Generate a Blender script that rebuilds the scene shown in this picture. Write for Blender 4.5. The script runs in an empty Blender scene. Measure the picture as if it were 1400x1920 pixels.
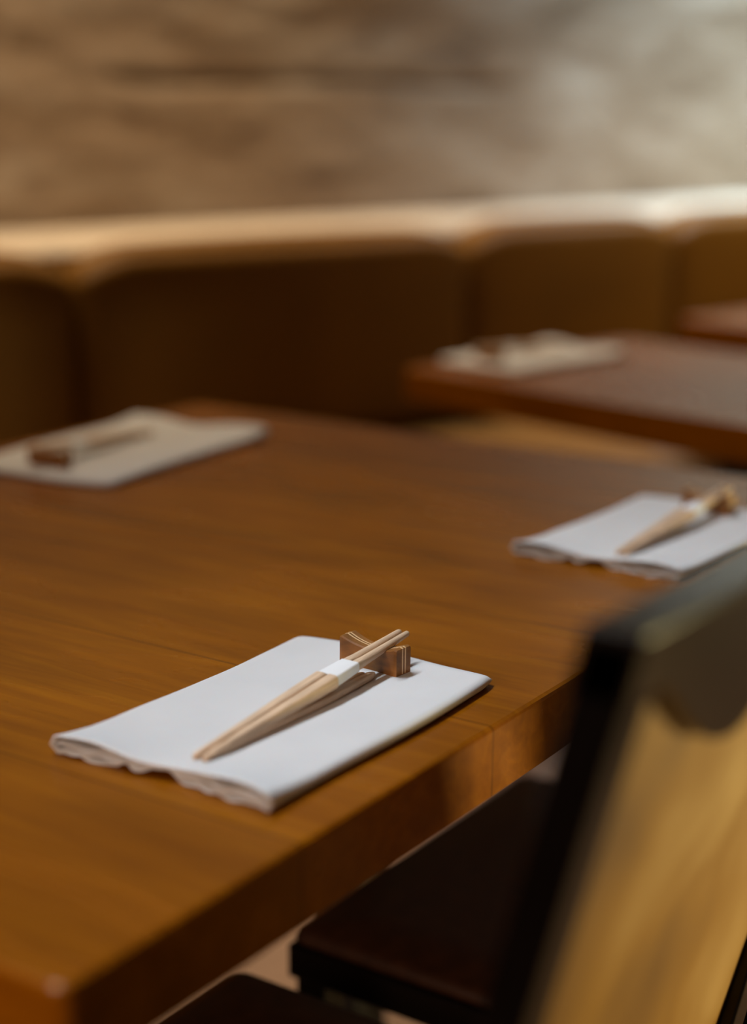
import bpy, bmesh, math, random
from math import sin, cos, pi, radians, sqrt
from mathutils import Vector, Matrix, noise
C = bpy.context.scene.collection
S = bpy.context.scene

# ------------------------------------------------------------------ camera
cam = bpy.data.cameras.new('camera'); co = bpy.data.objects.new('camera', cam); C.objects.link(co); S.camera = co
PIT, YAW, ROL = .2424, .5861, .0077
Fv = Vector((cos(YAW)*cos(PIT), sin(YAW)*cos(PIT), -sin(PIT)))
Rv = Vector((sin(YAW), -cos(YAW), 0)); Uv = Rv.cross(Fv)
Rv, Uv = cos(ROL)*Rv + sin(ROL)*Uv, -sin(ROL)*Rv + cos(ROL)*Uv
M = Matrix((Rv, Uv, -Fv)).transposed().to_4x4(); M.translation = (0, 0, 1.11)
co.matrix_world = M
cam.sensor_fit = 'VERTICAL'; cam.sensor_height = 36; cam.sensor_width = 26.25
cam.lens = 3016.8/1920*36
cam.clip_start = .05
cam.dof.use_dof = True; cam.dof.focus_distance = 1.045; cam.dof.aperture_fstop = 2.0

# ------------------------------------------------------------------ colour management, world, lights
vs = S.view_settings; vs.view_transform = 'Standard'; vs.look = 'None'; vs.exposure = 0; vs.gamma = 1
vs.use_curve_mapping = False
w = bpy.data.worlds.new('world'); S.world = w; w.use_nodes = True
w.node_tree.nodes['Background'].inputs[0].default_value = (.9, .62, .42, 1)
w.node_tree.nodes['Background'].inputs[1].default_value = .045

def aim(o, target):
    d = Vector(target) - o.location
    o.rotation_euler = d.to_track_quat('-Z', 'Y').to_euler()
def area(name, loc, target, sx, sy, power, col, spread=180):
    l = bpy.data.lights.new(name, 'AREA'); l.shape = 'RECTANGLE'; l.size = sx; l.size_y = sy
    l.energy = power; l.color = col; l.spread = radians(spread)
    o = bpy.data.objects.new(name, l); C.objects.link(o); o.location = loc; aim(o, target); return o
def spot(name, loc, target, power, col, cone, blend=1, r=.06):
    l = bpy.data.lights.new(name, 'SPOT'); l.energy = power; l.color = col; l.spot_size = radians(cone)
    l.spot_blend = blend; l.shadow_soft_size = r
    o = bpy.data.objects.new(name, l); C.objects.link(o); o.location = loc; aim(o, target); return o
# ceiling spot over the seats on the open side of the table
area('ceiling_track_light', (.80, 1.10, 2.25), (.78, .38, .75), 1.3, .16, 4.0, (.84, .92, 1), 60)
area('far_table_fill_light', (3.9, 1.0, 2.4), (3.9, 1.05, .75), 1.2, .3, 14, (1, .82, .68), 90)  # unseen fill, added to brighten the far tables and bench seat
# warm wall washers over the shelf behind the bench
area('shelf_wash_light', (2.4, 2.12, 2.6), (2.4, 2.12, .9), 2.4, .12, 24, (1, .78, .52), 90)
# cool overhead wash by the wall, added for daylight at far right
area('cool_wash_light', (5.7, 1.36, 2.75), (5.7, 1.43, .9), 2.9, .26, 160, (.56, .80, 1), 95)
# unseen warm fill lights, added on the open side and at left
area('low_fill_light', (2.3, -1.25, .36), (.8, .3, .68), .35, .35, 13, (1, .82, .36), 90)  # added low fill for the chair back and table front edge
area('side_fill_light', (-1.2, .50, 1.2), (.5, .50, .72), .4, .4, 1.8, (1, .70, .52), 60)  # added fill for the open napkin ends

# ------------------------------------------------------------------ materials
def nmat(name, rough=.5, spec=.5, coat=0, sheen=0):
    m = bpy.data.materials.new(name); m.use_nodes = True; nt = m.node_tree
    b = nt.nodes['Principled BSDF']
    b.inputs['Roughness'].default_value = rough; b.inputs['Specular IOR Level'].default_value = spec
    b.inputs['Coat Weight'].default_value = coat; b.inputs['Coat Roughness'].default_value = .2
    b.inputs['Sheen Weight'].default_value = sheen
    return m, nt, b
def N(nt, t, **k):
    n = nt.nodes.new(t)
    for a, v in k.items(): setattr(n, a, v)
    return n
def texco(nt, scale=(1, 1, 1), kind='Object'):
    tc = N(nt, 'ShaderNodeTexCoord'); mp = N(nt, 'ShaderNodeMapping'); mp.inputs['Scale'].default_value = scale
    nt.links.new(tc.outputs[kind], mp.inputs[0]); return mp.outputs[0]
def noisen(nt, vec, scale, detail=4, dist=0, rough=.5):
    n = N(nt, 'ShaderNodeTexNoise'); n.inputs['Scale'].default_value = scale; n.inputs['Detail'].default_value = detail
    n.inputs['Distortion'].default_value = dist; n.inputs['Roughness'].default_value = rough
    nt.links.new(vec, n.inputs['Vector']); return n.outputs['Fac']
def ramp(nt, fac, stops):
    r = N(nt, 'ShaderNodeValToRGB'); e = r.color_ramp.elements
    while len(e) < len(stops): e.new(.5)
    for i, (p, c) in enumerate(stops): e[i].position = p; e[i].color = (*c, 1)
    nt.links.new(fac, r.inputs[0]); return r.outputs[0]
def mix(nt, a, b, fac, mode='MIX'):
    m = N(nt, 'ShaderNodeMix', data_type='RGBA', blend_type=mode)
    for s, v in ((m.inputs[6], a), (m.inputs[7], b), (m.inputs[0], fac)):
        if isinstance(v, (tuple, float, int)): s.default_value = (*v, 1) if isinstance(v, tuple) else v
        else: nt.links.new(v, s)
    return m.outputs[2]
def math_(nt, op, a, b=0, c=None):
    m = N(nt, 'ShaderNodeMath', operation=op)
    for i, v in enumerate((a, b) if c is None else (a, b, c)):
        if isinstance(v, (int, float)): m.inputs[i].default_value = v
        else: nt.links.new(v, m.inputs[i])
    return m.outputs[0]
def bump(nt, b, h, strength=.3, dist=.001):
    n = N(nt, 'ShaderNodeBump'); n.inputs['Strength'].default_value = strength; n.inputs['Distance'].default_value = dist
    nt.links.new(h, n.inputs['Height']); nt.links.new(n.outputs[0], b.inputs['Normal'])

def table_wood():
    m, nt, b = nmat('table_wood', .36, .2)
    b.inputs['Specular Tint'].default_value = (1, .7, .4, 1)
    v = texco(nt)
    sx = N(nt, 'ShaderNodeSeparateXYZ'); nt.links.new(v, sx.inputs[0])
    q = math_(nt, 'DIVIDE', math_(nt, 'ADD', sx.outputs[0], 10*.197), .197)
    idx = math_(nt, 'FLOOR', q); fr = math_(nt, 'FRACT', q)
    wn = N(nt, 'ShaderNodeTexWhiteNoise', noise_dimensions='1D'); nt.links.new(idx, wn.inputs['W'])
    g1 = noisen(nt, texco(nt, (38, 3, 38)), 1.3, 6, .8, .6)
    g2 = noisen(nt, texco(nt, (7, 2.5, 7)), 1.2, 3, 1.2)
    g3 = noisen(nt, texco(nt, (240, 14, 240)), 1, 3, .2)
    base = ramp(nt, g1, [(.3, (.18, .052, .0005)), (.55, (.24, .075, .0008)), (.75, (.29, .100, .001))])
    tone = ramp(nt, g2, [(.3, (.72, .70, .7)), (.7, (1.12, 1.12, 1.12))])
    c = mix(nt, base, tone, 1.0, 'MULTIPLY')
    c = mix(nt, c, ramp(nt, g3, [(.35, (.82, .8, .8)), (.6, (1.04, 1.04, 1.04))]), .4, 'MULTIPLY')
    bt = ramp(nt, wn.outputs['Value'], [(0, (.84, .82, .8)), (1, (1.12, 1.1, 1.1))])
    c = mix(nt, c, bt, 1.0, 'MULTIPLY')
    d = math_(nt, 'MINIMUM', fr, math_(nt, 'SUBTRACT', 1, fr))
    line = math_(nt, 'LESS_THAN', d, .0035)
    c = mix(nt, c, (.05, .014, .001), math_(nt, 'MULTIPLY', line, .75))
    nt.links.new(c, b.inputs['Base Color'])
    r = math_(nt, 'MULTIPLY_ADD', g2, .14, .19); nt.links.new(r, b.inputs['Roughness'])
    bump(nt, b, math_(nt, 'SUBTRACT', g1, math_(nt, 'MULTIPLY', line, 1.5)), .12, .001)
    return m
def cloth_mat():
    m, nt, b = nmat('napkin_cloth', .9, .15, sheen=.2)
    v = texco(nt)
    n = noisen(nt, v, 900, 2); n2 = noisen(nt, v, 18, 3)
    c = ramp(nt, n2, [(.3, (.62, .625, .635)), (.7, (.66, .665, .672))])
    nt.links.new(c, b.inputs['Base Color'])
    b.inputs['Subsurface Weight'].default_value = .15; b.inputs['Subsurface Radius'].default_value = (.004, .002, .0015)
    bump(nt, b, math_(nt, 'ADD', n, math_(nt, 'MULTIPLY', n2, 3)), .25, .0004)
    return m
def simple(name, col, rough=.5, spec=.5, var=.15, scale=30, b_=.1, coat=0, stretch=(1, 1, 1)):
    m, nt, b = nmat(name, rough, spec, coat)
    n = noisen(nt, texco(nt, stretch), scale, 4, .3)
    lo = tuple(x*(1-var) for x in col); hi = tuple(min(1, x*(1+var)) for x in col)
    nt.links.new(ramp(nt, n, [(.3, lo), (.7, hi)]), b.inputs['Base Color'])
    bump(nt, b, n, b_, .001)
    return m
M_TABLE = table_wood()
M_CLOTH = cloth_mat()
M_STICK = simple('pale_chopstick_wood', (.66, .47, .31), .55, .4, .2, 12, .15, stretch=(4, 60, 60))
M_PAPER = simple('white_paper', (.80, .81, .82), .8, .2, .03)
M_WAL = simple('walnut', (.27, .110, .024), .45, .3, .5, 3, .1, stretch=(22, 9, 30))
M_STRIPE = simple('maple_stripe', (.78, .55, .30), .45, .4, .1)
M_BLACK = simple('black_lacquered_wood', (.0025, .0012, .0008), .25, .25, .3)
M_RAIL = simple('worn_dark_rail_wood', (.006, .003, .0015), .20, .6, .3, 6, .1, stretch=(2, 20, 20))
M_PAD = simple('dark_brown_leather', (.035, .012, .004), .5, .25, .25, 60, .2)
M_METAL = simple('black_powder_coated_steel', (.01, .01, .01), .5, .5)
def panel_mat():
    m, nt, b = nmat('tan_back_panel', .42, .5)
    v = texco(nt, (5, 5, 4.2))
    n = noisen(nt, v, 1.1, 3, .8)
    nt.links.new(ramp(nt, n, [(.34, (.15, .062, .003)), (.52, (.32, .155, .018)), (.68, (.56, .36, .15))]), b.inputs['Base Color'])
    bump(nt, b, n, .2, .002); return m
M_PANEL = panel_mat()
def leather_mat():
    m, nt, b = nmat('olive_mustard_leather', .6, .2)
    n = noisen(nt, texco(nt), 140, 3); n2 = noisen(nt, texco(nt), 3, 3)
    nt.links.new(ramp(nt, n2, [(.3, (.115, .048, .0009)), (.7, (.16, .067, .0013))]), b.inputs['Base Color'])
    bump(nt, b, n, .25, .001); return m
M_LEATHER = leather_mat()
def wall_mat():
    m, nt, b = nmat('rough_stone_wall', .75, .3)
    n1 = noisen(nt, texco(nt, (1, 1, 2.6)), 2.2, 5, .6)
    n2 = noisen(nt, texco(nt, (6, 6, 26)), 2.5, 6, .4, .65)
    n3 = noisen(nt, texco(nt, (1.2, 1.2, 7)), 3.4, 3, .3)
    c = ramp(nt, n1, [(.28, (.175, .108, .055)), (.5, (.29, .205, .13)), (.72, (.43, .35, .265))])
    c = mix(nt, c, ramp(nt, n2, [(.3, (.72, .68, .62)), (.65, (1.1, 1.1, 1.1))]), .8, 'MULTIPLY')
    c = mix(nt, c, ramp(nt, n3, [(.62, (1, 1, 1)), (.72, (.52, .42, .34))]), .8, 'MULTIPLY')
    nt.links.new(c, b.inputs['Base Color'])
    bump(nt, b, math_(nt, 'ADD', n2, math_(nt, 'MULTIPLY', n1, 2)), .7, .015); return m
M_WALL = wall_mat()
M_LEDGE = simple('pale_ledge_wood', (.44, .36, .27), .5, .4, .12, 5, .1, stretch=(2, 14, 14))
M_FLOOR = simple('floor_boards', (.40, .25, .17), .45, .5, .2, 3, .1, stretch=(2, 18, 2))
M_PLASTER = simple('plaster', (.55, .42, .30), .85, .3, .06, 8, .1)
M_FRAME = simple('window_frame_paint', (.5, .45, .4), .5, .5, .05)
M_GLASS, _nt, _b = nmat('window_glass', .02, .5); _b.inputs['Transmission Weight'].default_value = 1; _b.inputs['IOR'].default_value = 1.1

# ------------------------------------------------------------------ mesh helpers
def link(name, bm, mat, parent=None, smooth=True, sub=0, bevel=0, solid=0):
    bmesh.ops.recalc_face_normals(bm, faces=bm.faces)
    me = bpy.data.meshes.new(name); bm.to_mesh(me); bm.free()
    for mm in (mat if isinstance(mat, (list, tuple)) else [mat]): me.materials.append(mm)
    o = bpy.data.objects.new(name, me); C.objects.link(o)
    if parent: o.parent = parent
    if smooth:
        for p in me.polygons: p.use_smooth = True
    if solid:
        s = o.modifiers.new('solid', 'SOLIDIFY'); s.thickness = solid; s.offset = 0
    if bevel:
        b = o.modifiers.new('bevel', 'BEVEL'); b.width = bevel; b.segments = 3; b.limit_method = 'ANGLE'; b.angle_limit = radians(35)
        b.harden_normals = True
    if sub:
        s = o.modifiers.new('sub', 'SUBSURF'); s.levels = sub; s.render_levels = sub
    return o
def box(bm, x0, x1, y0, y1, z0, z1, fn=None):
    vs_ = [bm.verts.new((x, y, z)) for z in (z0, z1) for x, y in ((x0, y0), (x1, y0), (x1, y1), (x0, y1))]
    for f in ((0, 1, 2, 3), (4, 7, 6, 5), (0, 4, 5, 1), (1, 5, 6, 2), (2, 6, 7, 3), (3, 7, 4, 0)):
        bm.faces.new([vs_[i] for i in f])
    if fn:
        for v in vs_: v.co = fn(v.co)
    return vs_
def prism(bm, poly, fn0, fn1):
    a = [bm.verts.new(fn0(*p)) for p in poly]; b = [bm.verts.new(fn1(*p)) for p in poly]
    n = len(poly); bm.faces.new(a); bm.faces.new(b[::-1])
    for i in range(n): bm.faces.new((a[i], b[i], b[(i+1) % n], a[(i+1) % n]))
def rings(bm, rs, cap=True):
    R = [[bm.verts.new(p) for p in r] for r in rs]
    for A, B in zip(R, R[1:]):
        n = len(A)
        for i in range(n): bm.faces.new((A[i], A[(i+1) % n], B[(i+1) % n], B[i]))
    if cap: bm.faces.new(R[0][::-1]); bm.faces.new(R[-1])
    return R
def rrect(w_, d_, r, n=8):
    out = []
    for cx, cy, a0 in ((w_/2-r, d_/2-r, 0), (-w_/2+r, d_/2-r, pi/2), (-w_/2+r, -d_/2+r, pi), (w_/2-r, -d_/2+r, 1.5*pi)):
        for k in range(n+1):
            a = a0 + pi/2*k/n; out.append((cx+r*cos(a), cy+r*sin(a)))
    return out
def empty(name, loc, rz=0, label=None, cat=None, group=None):
    o = bpy.data.objects.new(name, None); C.objects.link(o); o.location = loc; o.rotation_euler = (0, 0, rz)
    o.empty_display_size = .05
    return tag(o, label, cat, group)
def tag(o, label=None, cat=None, group=None):
    if label: o['label'] = label
    if cat: o['category'] = cat
    if group: o['group'] = group
    return o
def copy_tree(o, parent=None):
    c = o.copy(); C.objects.link(c); c.parent = parent
    for ch in [x for x in bpy.data.objects if x.parent == o]: copy_tree(ch, c)
    return c
def place(o, loc, rz, label, scale=None):
    o.location = loc; o.rotation_euler = (0, 0, rz); o['label'] = label
    if scale: o.scale = scale
    return o
def struct(o): o['kind'] = 'structure'; return o

# ------------------------------------------------------------------ room shell
A14 = radians(-14); BO = Vector((2.36, 1.84, 0))        # frame of the banquette: x along it, y towards the wall
BM = Matrix.Translation(BO) @ Matrix.Rotation(A14, 4, 'Z')
def bplace(o): o.matrix_world = BM; return o
bm = bmesh.new(); box(bm, -1.5, 8, -3, 4.5, -.05, 0); struct(link('floor', bm, M_FLOOR, smooth=False))
bm = bmesh.new(); box(bm, -1.5, 8, -3, 4.5, 2.9, 2.95); struct(link('ceiling', bm, M_PLASTER, smooth=False))
bm = bmesh.new()
zs = [i*.085 for i in range(10)] + [.85 + .75*i/110 for i in range(111)] + [1.7 + i*.12 for i in range(11)]
nx, nz = 220, len(zs)-1; G = []
for i in range(nx+1):
    col = []
    for k in range(nz+1):
        x = -2.6 + 8.2*i/nx; z = zs[k]
        d = noise.noise(Vector((x*1.5, 3, z*3)))*.012 + noise.noise(Vector((x*7, 9, z*16)))*.004
        gz = 1.185 - .012*noise.noise(Vector((x*2, 0, 0)))
        if .05 < x < 1.35: d += .030*math.exp(-((z-gz)/.011)**2)*min(1, (x-.05)/.1, (1.35-x)/.3)
        col.append(bm.verts.new((x, .54 + d, z)))
    G.append(col)
for i in range(nx):
    for k in range(nz): bm.faces.new((G[i][k], G[i+1][k], G[i+1][k+1], G[i][k+1]))
wb = bplace(link('wall_back', bm, M_WALL)); struct(wb)
# right end wall with a window
bm = bmesh.new()
X0, X1 = 7.5, 7.6
box(bm, X0, X1, -3, -1.0, 0, 2.9); box(bm, X0, X1, 1.2, 4.5, 0, 2.9); box(bm, X0, X1, -1.0, 1.2, 0, .8); box(bm, X0, X1, -1.0, 1.2, 2.6, 2.9)
struct(link('wall_right', bm, M_PLASTER, smooth=False))
bm = bmesh.new(); box(bm, 7.54, 7.546, -1.0, 1.2, .8, 2.6); wi = struct(link('window_1', bm, M_GLASS, smooth=False))
bm = bmesh.new()
for a in (-1.0, .075, 1.15): box(bm, 7.52, 7.57, a, a+.05, .8, 2.6)
box(bm, 7.52, 7.57, -.95, 1.15, .8, .85); box(bm, 7.52, 7.57, -.95, 1.15, 2.55, 2.6)
link('window_frame', bm, M_FRAME, wi, smooth=False)

# ------------------------------------------------------------------ shelf ledge behind the bench
bm = bmesh.new(); prof = [(.105, 0), (.105, .868), (.112, .878), (.53, .878), (.53, 0)]
prism(bm, prof, lambda y, z: (-2.5, y, z), lambda y, z: (5.2, y, z))
o = bplace(link('trim_1', bm, M_LEDGE, smooth=False)); struct(o)

# ------------------------------------------------------------------ banquette
bq = empty('banquette', (0, 0, 0), 0, 'long olive brown upholstered bench with padded back cushions along the stone wall', 'bench')
bplace(bq)
seams = [-2.35, -1.32, -.37, .58, 1.27, 2.1, 3.0, 3.9]
def pillow(name, x0, x1, y0, y1, z0, z1, r, nseg=26, puff=.012, drop=0):
    # rounded box with softly puffed faces
    bm = bmesh.new(); bmesh.ops.create_cube(bm, size=2)
    bmesh.ops.subdivide_edges(bm, edges=bm.edges, cuts=nseg, use_grid_fill=True)
    hx, hy, hz = (x1-x0)/2, (y1-y0)/2, (z1-z0)/2; cx, cy, cz = (x0+x1)/2, (y0+y1)/2, (z0+z1)/2
    for v in bm.verts:
        u = v.co.copy()
        p = Vector((math.copysign(hx*(1-(1-abs(u.x))**1.6), u.x), math.copysign(hy*(1-(1-abs(u.y))**1.4), u.y), math.copysign(hz*(1-(1-abs(u.z))**1.6), u.z)))
        q = Vector([max(-(h-r), min(h-r, a)) for a, h in zip(p, (hx, hy, hz))])
        d = p - q
        if d.length > 1e-6:
            m_ = max(abs(a) for a in d); d = d.normalized()*m_
        p = q + d
        bulge = puff*(1-u.x**2)
        if abs(u.z) > .999: p.z += math.copysign(bulge*(1-u.y**2), u.z)
        if abs(u.y) > .999: p.y += math.copysign(bulge*(1-u.z**2), u.y)
        if drop and p.z > 0:
            e = hx - abs(p.x)
            p.z -= drop*max(0, 1-e/.14)**2*(p.z/hz)
        v.co = p + Vector((cx, cy, cz))
    return link(name, bm, M_LEATHER, bq)
for i, (a, b) in enumerate(zip(seams, seams[1:])):
    pillow('back_cushion', a+.002, b-.002, 0, .10, .49, .880 + (.006 if i >= 3 else 0), .030, 40, .012, .040)
    pillow('seat_cushion', a+.001, b-.001, -.50, .015, .37, .475, .03, 20, .008)
bm = bmesh.new(); box(bm, -2.35, 3.9, .055, .103, .37, .835); link('back_board', bm, M_LEATHER, bq, smooth=False, bevel=.004)
bm = bmesh.new(); box(bm, -2.35, 3.9, -.46, .08, 0, .368); link('bench_base', bm, M_BLACK, bq, smooth=False)

# ------------------------------------------------------------------ tables
def make_table(width, label, cols):
    t = empty('dining_table', (0, 0, 0), 0, label, 'table')
    bm = bmesh.new(); th = .047; D = .865; o_ = rrect(width, D, .008)
    rs = []
    for ins, z in ((.0015, .75-th), (0, .75-th+.0015), (0, .747), (.0008, .7488), (.003, .75)):
        rs.append([(x*(1-2*ins/width), y*(1-2*ins/D), z) for x, y in o_])
    rings(bm, rs); o = link('tabletop', bm, M_TABLE, t, smooth=False)
    for x in cols:
        bm = bmesh.new(); box(bm, x-.03, x+.03, -.03, .03, .012, .695); link('column', bm, M_METAL, t, smooth=False, bevel=.004)
        bm = bmesh.new(); box(bm, x-.04, x+.04, -.30, .30, .69, .702); link('top_plate', bm, M_METAL, t, smooth=False, bevel=.002)
        bm = bmesh.new(); box(bm, x-.035, x+.035, -.30, .30, 0, .014); link('foot', bm, M_METAL, t, smooth=False, bevel=.004)
    return t
place(make_table(1.129, '', (-.28, .28)), (1.0005, .8775, 0), 0, 'large amber brown wooden table in front with three white napkins on it')
t2 = make_table(.51, 'brown wooden table behind the large one at right with one napkin on it', (0,))
c2 = Vector((1.972, 1.258, 0)); dx = Vector((cos(A14), sin(A14), 0)); dy = Vector((-sin(A14), cos(A14), 0))
t2.location = c2 + dx*.255 - dy*.4325; t2.rotation_euler = (0, 0, A14)
t3 = copy_tree(t2); c3 = Vector((2.77, 1.17, 0))
t3.location = c3 + dx*.255 - dy*.4325
t3['label'] = 'farthest brown wooden table, its corner at the right edge of the picture by the bench'

# ------------------------------------------------------------------ chairs
def make_chair():
    t = empty('dining_chair', (0, 0, 0), 0, 'x', 'chair')
    W = .193
    def yb(z):            # far face of the raked back post above the seat, splayed leg below
        return (-.171 - (z-.45)*.237) if z > .43 else (-.166 - (.43-z)*.10)
    for s in (-1, 1):
        bm = bmesh.new(); rs = []
        for z, th in ((0, .020), (.2, .026), (.43, .032), (.55, .026), (.75, .020), (.925, .0235)):
            y = yb(z); xo, xi = s*W, s*(W-.027)
            rs.append([(xo, y, z), (xi, y, z), (xi, y-th, z), (xo, y-th, z)])
        rings(bm, rs); link('back_post', bm, M_BLACK, t, smooth=False, bevel=.002)
        bm = bmesh.new(); x0, x1 = sorted((s*.200, s*.170)); box(bm, x0, x1, .168, .198, 0, .412); link('front_leg', bm, M_BLACK, t, smooth=False, bevel=.003)
    bm = bmesh.new(); box(bm, -.205, .205, -.205, .203, .405, .436); link('seat_frame', bm, M_BLACK, t, smooth=False, bevel=.003)
    bm = bmesh.new(); r_ = []
    for ins, z in ((.004, .4365), (.001, .441), (.003, .447), (.010, .4505), (.06, .452)):
        r_.append([(x, y-.001, z) for x, y in rrect(.41-2*ins, .408-2*ins, max(.002, .014-ins*.2), 5)])
    rings(bm, r_); link('seat_pad', bm, M_PAD, t)
    # top rail, shade under it shaped as lobes: extruded outline in the raked plane
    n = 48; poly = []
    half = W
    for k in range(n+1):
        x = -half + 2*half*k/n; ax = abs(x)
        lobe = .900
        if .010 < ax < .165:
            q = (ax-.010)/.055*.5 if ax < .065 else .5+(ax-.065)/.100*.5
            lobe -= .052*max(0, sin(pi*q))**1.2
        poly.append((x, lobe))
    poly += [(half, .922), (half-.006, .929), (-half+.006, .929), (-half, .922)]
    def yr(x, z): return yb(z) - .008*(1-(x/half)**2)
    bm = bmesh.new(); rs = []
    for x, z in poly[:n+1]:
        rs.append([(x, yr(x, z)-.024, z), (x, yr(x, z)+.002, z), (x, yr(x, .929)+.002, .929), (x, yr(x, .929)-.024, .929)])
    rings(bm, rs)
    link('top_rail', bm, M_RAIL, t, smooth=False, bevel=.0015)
    # curved back panel
    bm = bmesh.new(); nx_, nz_ = 16, 10; g = {}
    for side in (0, 1):
        for i in range(nx_+1):
            for k in range(nz_+1):
                x = -(W-.024) + 2*(W-.024)*i/nx_; z = .50 + .412*k/nz_
                y = yb(z) - .006 - .008*(1-(x/W)**2) - side*.008
                g[side, i, k] = bm.verts.new((x, y, z))
    for side in (0, 1):
        for i in range(nx_):
            for k in range(nz_): bm.faces.new([g[side, i, k], g[side, i+1, k], g[side, i+1, k+1], g[side, i, k+1]])
    for i in range(nx_):
        for k in (0, nz_): bm.faces.new([g[0, i, k], g[0, i+1, k], g[1, i+1, k], g[1, i, k]])
    for k in range(nz_):
        for i in (0, nx_): bm.faces.new([g[0, i, k], g[0, i, k+1], g[1, i, k+1], g[1, i, k]])
    link('back_panel', bm, M_PANEL, t).data.set_sharp_from_angle(angle=radians(40))
    bm = bmesh.new(); box(bm, -.17, .17, yb(.5)-.020, yb(.5)-.004, .478, .505); link('lower_rail', bm, M_BLACK, t, smooth=False, bevel=.002)
    for s in (-1, 1):
        bm = bmesh.new(); x0, x1 = sorted((s*.192, s*.176)); box(bm, x0, x1, yb(.2)-.004, .170, .19, .215); link('stretcher', bm, M_BLACK, t, smooth=False, bevel=.002)
    return t
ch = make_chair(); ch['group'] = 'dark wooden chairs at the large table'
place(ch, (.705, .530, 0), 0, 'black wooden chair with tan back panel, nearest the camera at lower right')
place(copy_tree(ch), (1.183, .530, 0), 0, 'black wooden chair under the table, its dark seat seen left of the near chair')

# ------------------------------------------------------------------ napkin settings
def make_napkin(seed):
    rnd = random.Random(seed); ph = [rnd.uniform(-.6, .6) for _ in range(8)]
    L, D = .247, .155
    t = empty('folded_napkin', (0, 0, 0), 0, 'x', 'napkin')
    nu, nv = 60, 96
    def endx(y, top):                    # open, slightly uneven end at x = 0; softly waved fold at x = L
        q = y/D
        a = .0035*sin(q*5.1+ph[0]) + .0012*sin(q*17+ph[1]) + (0 if top else .0022*sin(q*29+ph[2])+.002)
        b = L - .0025*sin(q*6.3+.4) - .004*(abs(2*q-1)**5) - .003*q
        return a, b
    def ripple(q):                       # scalloped lower cloth of the open end: lifted in places
        v = .0
        for c, wd, h in ((.10, .05, .0015), (.34, .035, .0055), (.47, .06, .0072), (.64, .04, .0012), (.86, .03, .001)):
            v += h*math.exp(-((q-(1-c))/wd)**2) if False else h*math.exp(-((1-q-c)/wd)**2)
        return v
    bm = bmesh.new(); G = []
    for i in range(nu+1):
        u = i/nu; row = []
        open_ = max(0, 1-u/.22)**2
        closing = sqrt(max(0, 1-(max(0, u-.955)/.045)**2)) if u > .955 else 1
        for j in range(nv):
            a = 2*pi*j/nv
            cy = math.copysign(abs(cos(a))**.16, cos(a)); sz = math.copysign(abs(sin(a))**.62, sin(a))
            if abs(cos(a)) < 1e-9: cy = 0
            # spread samples evenly over the width
            s = (j/(nv/2)) if j < nv/2 else (2-j/(nv/2))
            q = 1-s
            edge = min(q, 1-q)/.028
            rr = sqrt(max(0, 1-max(0, 1-edge)**2))
            top = j < nv/2
            x0, x1 = endx(q*D, top); x = x0 + (x1-x0)*u
            lean = .0012*sin(u*7+ph[3]) - .0018*sin(u*pi)*(1 if q > .5 else .6)*(1 if (q < .05 or q > .95) else .3)
            y = q*D + lean
            # slight narrowing where the cloth is rounded at the fold corners
            y = D/2 + (y-D/2)*(1-.035*max(0, (u-.93)/.07)**2.5)
            mid = .0037; h = .0034*closing + .0000
            H = h + open_*(.0022 + .0012*sin(q*9+ph[4]))
            zc = .0037 + open_*.0022
            if top:
                z = zc + H*rr + .0005*noise.noise(Vector((x*22, y*22, seed)))*rr
                z -= open_*.0028*math.exp(-((q-.52)/.16)**2)
            else:
                z = .0003 + (zc-.0003)*(1-rr) + (open_**.8)*ripple(q)*rr
            if not top and u > .955: z = z*closing + .0037*(1-closing)
            row.append(bm.verts.new((x, y, max(z, .0002))))
        G.append(row)
    for i in range(nu):
        for j in range(nv): bm.faces.new((G[i][j], G[i][(j+1) % nv], G[i+1][(j+1) % nv], G[i+1][j]))
    bmesh.ops.remove_doubles(bm, verts=G[-1], dist=.00002)
    link('outer_fold', bm, M_CLOTH, t, solid=.0009)
    # inner folded layers seen in the open end
    for li, (zz, amp) in enumerate(((.0030, .0016), (.0056, .0012))):
        bm = bmesh.new(); g = []
        for i in range(31):
            u = i/30; row = []
            for j in range(61):
                q = j/60; x0, x1 = endx(q*D, True)
                x = x0 + .0012 + .001*sin(q*40+li*2) + (x1-.012-x0)*u
                o_ = max(0, 1-u/.2)**2
                z = zz*(1-.35*(1-o_)) + o_*(amp*sin(q*(19+8*li)+ph[5+li]) + .8*ripple(q)*(1-li)*.6 + .0012*li) 
                lim = .0086 if o_ > 0 else .006
                row.append(bm.verts.new((x, .0045 + q*(D-.009), min(z, lim-.0028*o_*math.exp(-((q-.52)/.16)**2)))))
            g.append(row)
        for i in range(30):
            for j in range(60): bm.faces.new((g[i][j], g[i+1][j], g[i+1][j+1], g[i][j+1]))
        link('inner_fold', bm, M_CLOTH, t, solid=.0008)
    return t

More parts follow.
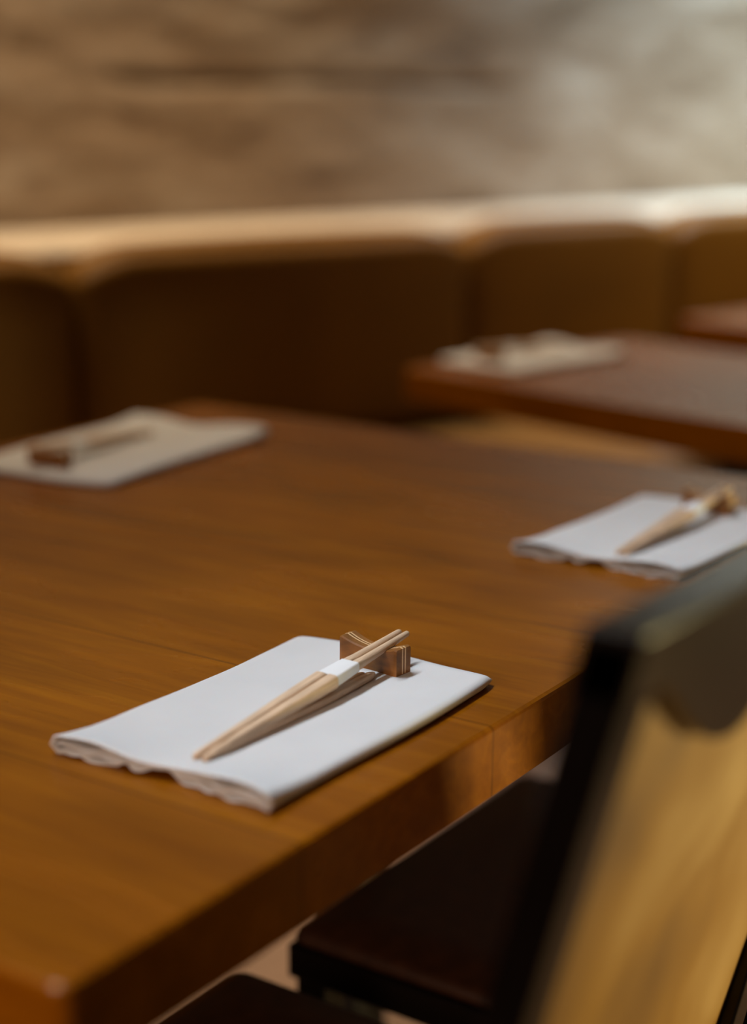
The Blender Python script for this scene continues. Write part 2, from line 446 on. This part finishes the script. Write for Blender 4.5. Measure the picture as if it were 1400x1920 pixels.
def make_rest():
    t = empty('chopstick_rest', (0, 0, 0), 0, 'x', 'chopstick rest')
    Lh, Wh, H = .0240, .0080, .0190
    def section(y, inset):
        q = y/Lh
        w_ = Wh*(.80 + .20*abs(q)**1.6) - inset
        top = H - .0045*(1-min(1, abs(q)/.93)**2)
        return w_, top
    def slab(f0, f1, lift):
        bm = bmesh.new(); rs = []
        for k in range(25):
            q = -1 + 2*k/24; y = q*Lh
            w_, top = section(y, 0)
            e = .0007 if k in (0, 24) else 0
            a, b = f0*w_, f1*w_
            if f0 == -1: a += e
            if f1 == 1: b -= e
            rr = .0009
            pts = [(a, y, e), (b, y, e)]
            pts += [(b, y, top+lift-(rr if f1 == 1 else 0)-e), (b-(rr if f1 == 1 else 0), y, top+lift-e), (a+(rr if f0 == -1 else 0), y, top+lift-e), (a, y, top+lift-(rr if f0 == -1 else 0)-e)]
            rs.append(pts)
        rings(bm, rs); return bm
    b1 = slab(-1, 1, 0); link('block', b1, M_WAL, t, smooth=False)
    for f in (-.20, .16):
        bm = bmesh.new(); rs = []
        for k in range(25):
            q = -1 + 2*k/24; y = q*(Lh+.00012); w_, top = section(min(Lh, max(-Lh, y)), 0)
            a, b = f*w_, (f+.13)*w_
            rs.append([(a, y, .0012), (b, y, .0012), (b, y, top+.00012-(.0006 if k in (0, 24) else 0)), (a, y, top+.00012-(.0006 if k in (0, 24) else 0))])
        rings(bm, rs); s = link('inlay_stripe', bm, M_STRIPE, t, smooth=False); s['label'] = 'pale inlaid stripe'
    return t

LST = .2135
def make_sticks():
    # local x along the sticks from the low end to the tips on the rest; z up; centre line at z = 0
    t = empty('chopstick_pair', (0, 0, 0), 0, 'x', 'chopsticks')
    for s in (-1, 1):
        bm = bmesh.new(); rs = []; us = sorted([i/40 for i in range(41)] + [.583, .587, .579, .006, .994]); n = len(us)-1
        for k, u in enumerate(us):
            x = u*LST
            if u < .585: hw = .0021 + (.0047-.0021)*(u/.585)**.9
            else: hw = .0038 + (.0020-.0038)*(max(0, u-.60)/.40)**1.05
            hh = hw*1.02; sq = .5 if .12 < u < .74 else 1.0
            yo = s*(min(hw, .0043)*.98 + .0002 + (.0009 if u > .7 else 0)*(u-.7)/.3 + .0011*max(0, (.2-u)/.2))
            end = 1
            if k == 0 or k == n: end = .62
            elif k == 1 or k == n-1: end = .95
            ring = []
            for a_ in range(16):
                a = 2*pi*(a_+.5)/16; ca, sa = cos(a), sin(a)
                p = sq
                ring.append((x, yo + math.copysign(abs(ca)**p, ca)*hw*end*(1 if p == 1 else .93), math.copysign(abs(sa)**p, sa)*hh*end*(1 if p == 1 else .93)))
            rs.append(ring)
        rings(bm, rs); link('chopstick', bm, M_STICK, t)
    bm = bmesh.new(); rs = []
    for x in (.1250, .1251, .1500, .1501):
        e = .0002 if x in (.1336, .165) else -.0001
        uu = x/LST; hw = .0038 - .0018*(max(0, uu-.6)/.4)**1.05
        rs.append([(x, py, pz) for py, pz in rrect(2*(2*hw*.98+.0004+e), 2*(hw*1.0+e), .0014, 3)])
    rings(bm, rs, cap=False); bm2 = link('paper_band', bm, M_PAPER, t, solid=.0003)
    return t

nap = make_napkin(3); rest = make_rest(); stk = make_sticks()
# loose pair lying flat on the cloth under the banded pair
def make_low_pair():
    t = empty('loose_chopstick_pair', (.6552, .5425, .7575), radians(.6), 'bare pale chopsticks lying flat on the nearest napkin beneath the banded pair', 'chopsticks')
    for s, ln in ((-1, .162), (1, .158)):
        bm = bmesh.new(); rs = []
        for k in range(31):
            u = k/30; hw = .0018 + .0017*min(1, u/.6)**.9 - (.0010*max(0, u-.7)/.3)
            e = .55 if k in (0, 30) else 1
            rs.append([(u*ln, s*(hw+.0002) + math.copysign(abs(cos(a))**.6, cos(a))*hw*e, .0032 - .0004 + math.copysign(abs(sin(a))**.6, sin(a))*min(hw, .0028)*e) for a in [2*pi*(j+.5)/14 for j in range(14)]])
        rings(bm, rs); link('chopstick', bm, M_STICK, t)
    return t
make_low_pair()
rest['group'] = 'wooden chopstick rests'; nap['group'] = 'white folded napkins'; stk['group'] = 'banded chopstick pairs'
def setting(first, origin, rz, labels, sc=(1, 1), dtip=0):
    n_, r_, s_ = (nap, rest, stk) if first else (copy_tree(nap), copy_tree(rest), copy_tree(stk))
    B = Matrix.Translation(Vector(origin)) @ Matrix.Rotation(rz, 4, 'Z')
    ox, oy = .247*(sc[0]-1), .155*(sc[1]-1)/2           # larger cloths: the rest stays near the folded end
    n_.location = origin; n_.rotation_euler = (0, 0, rz); n_.scale = (*sc, 1); n_['label'] = labels[0]
    rl = B @ Vector((.2100+ox, .0735+oy, .0073)); r_.location = rl
    r_.rotation_euler = (0, 0, rz + radians(-5.7)); r_['label'] = labels[1]
    lo = B @ Vector((.0200+ox, .0650+oy, .0073+.0028)); hi = B @ Vector((.2310+ox, .0655+oy+dtip, .0073))
    top = Vector((rl.x, rl.y, rl.z+.0145+.0032))
    d = (top-lo); d = Vector((d.x, d.y, 0)); hv = Vector((hi.x-lo.x, hi.y-lo.y, 0)).normalized()
    X = Vector((hv.x, hv.y, (top.z-lo.z)/d.length)).normalized(); Y = Vector((0, 0, 1)).cross(X).normalized(); Z = X.cross(Y)
    s_.location = lo; s_.rotation_euler = Matrix((X, Y, Z)).transposed().to_euler(); s_['label'] = labels[2]
setting(True, (.625, .479, .7502), 0, (
    'white cloth napkin folded flat, nearest one in sharp focus at front of the large table',
    'small walnut chopstick rest with two pale stripes on the nearest napkin',
    'pale wood chopsticks in a white paper band on the nearest napkin'))
setting(False, (1.154, .473, .7502), -.04, (
    'white folded napkin at right edge of the large table, just above the chair back',
    'small walnut chopstick rest on the napkin above the chair back at right',
    'pale wood chopsticks in a white band on the right-hand napkin above the chair back'))
setting(False, (1.413, 1.284, .7502), pi+radians(6), (
    'pinkish white folded napkin on the bench side of the large table at far left',
    'blurred dark chopstick rest on the napkin at the far left by the bench',
    'blurred chopsticks lying on the napkin at the far left by the bench'), (1.22, 1.2))
setting(False, (2.29, 1.195, .7502), pi-radians(11), (
    'blurred white folded napkin on the second table behind at right',
    'blurred dark chopstick rest on the napkin of the second table',
    'blurred chopsticks on the napkin of the second table'), (1.04, 1.02))
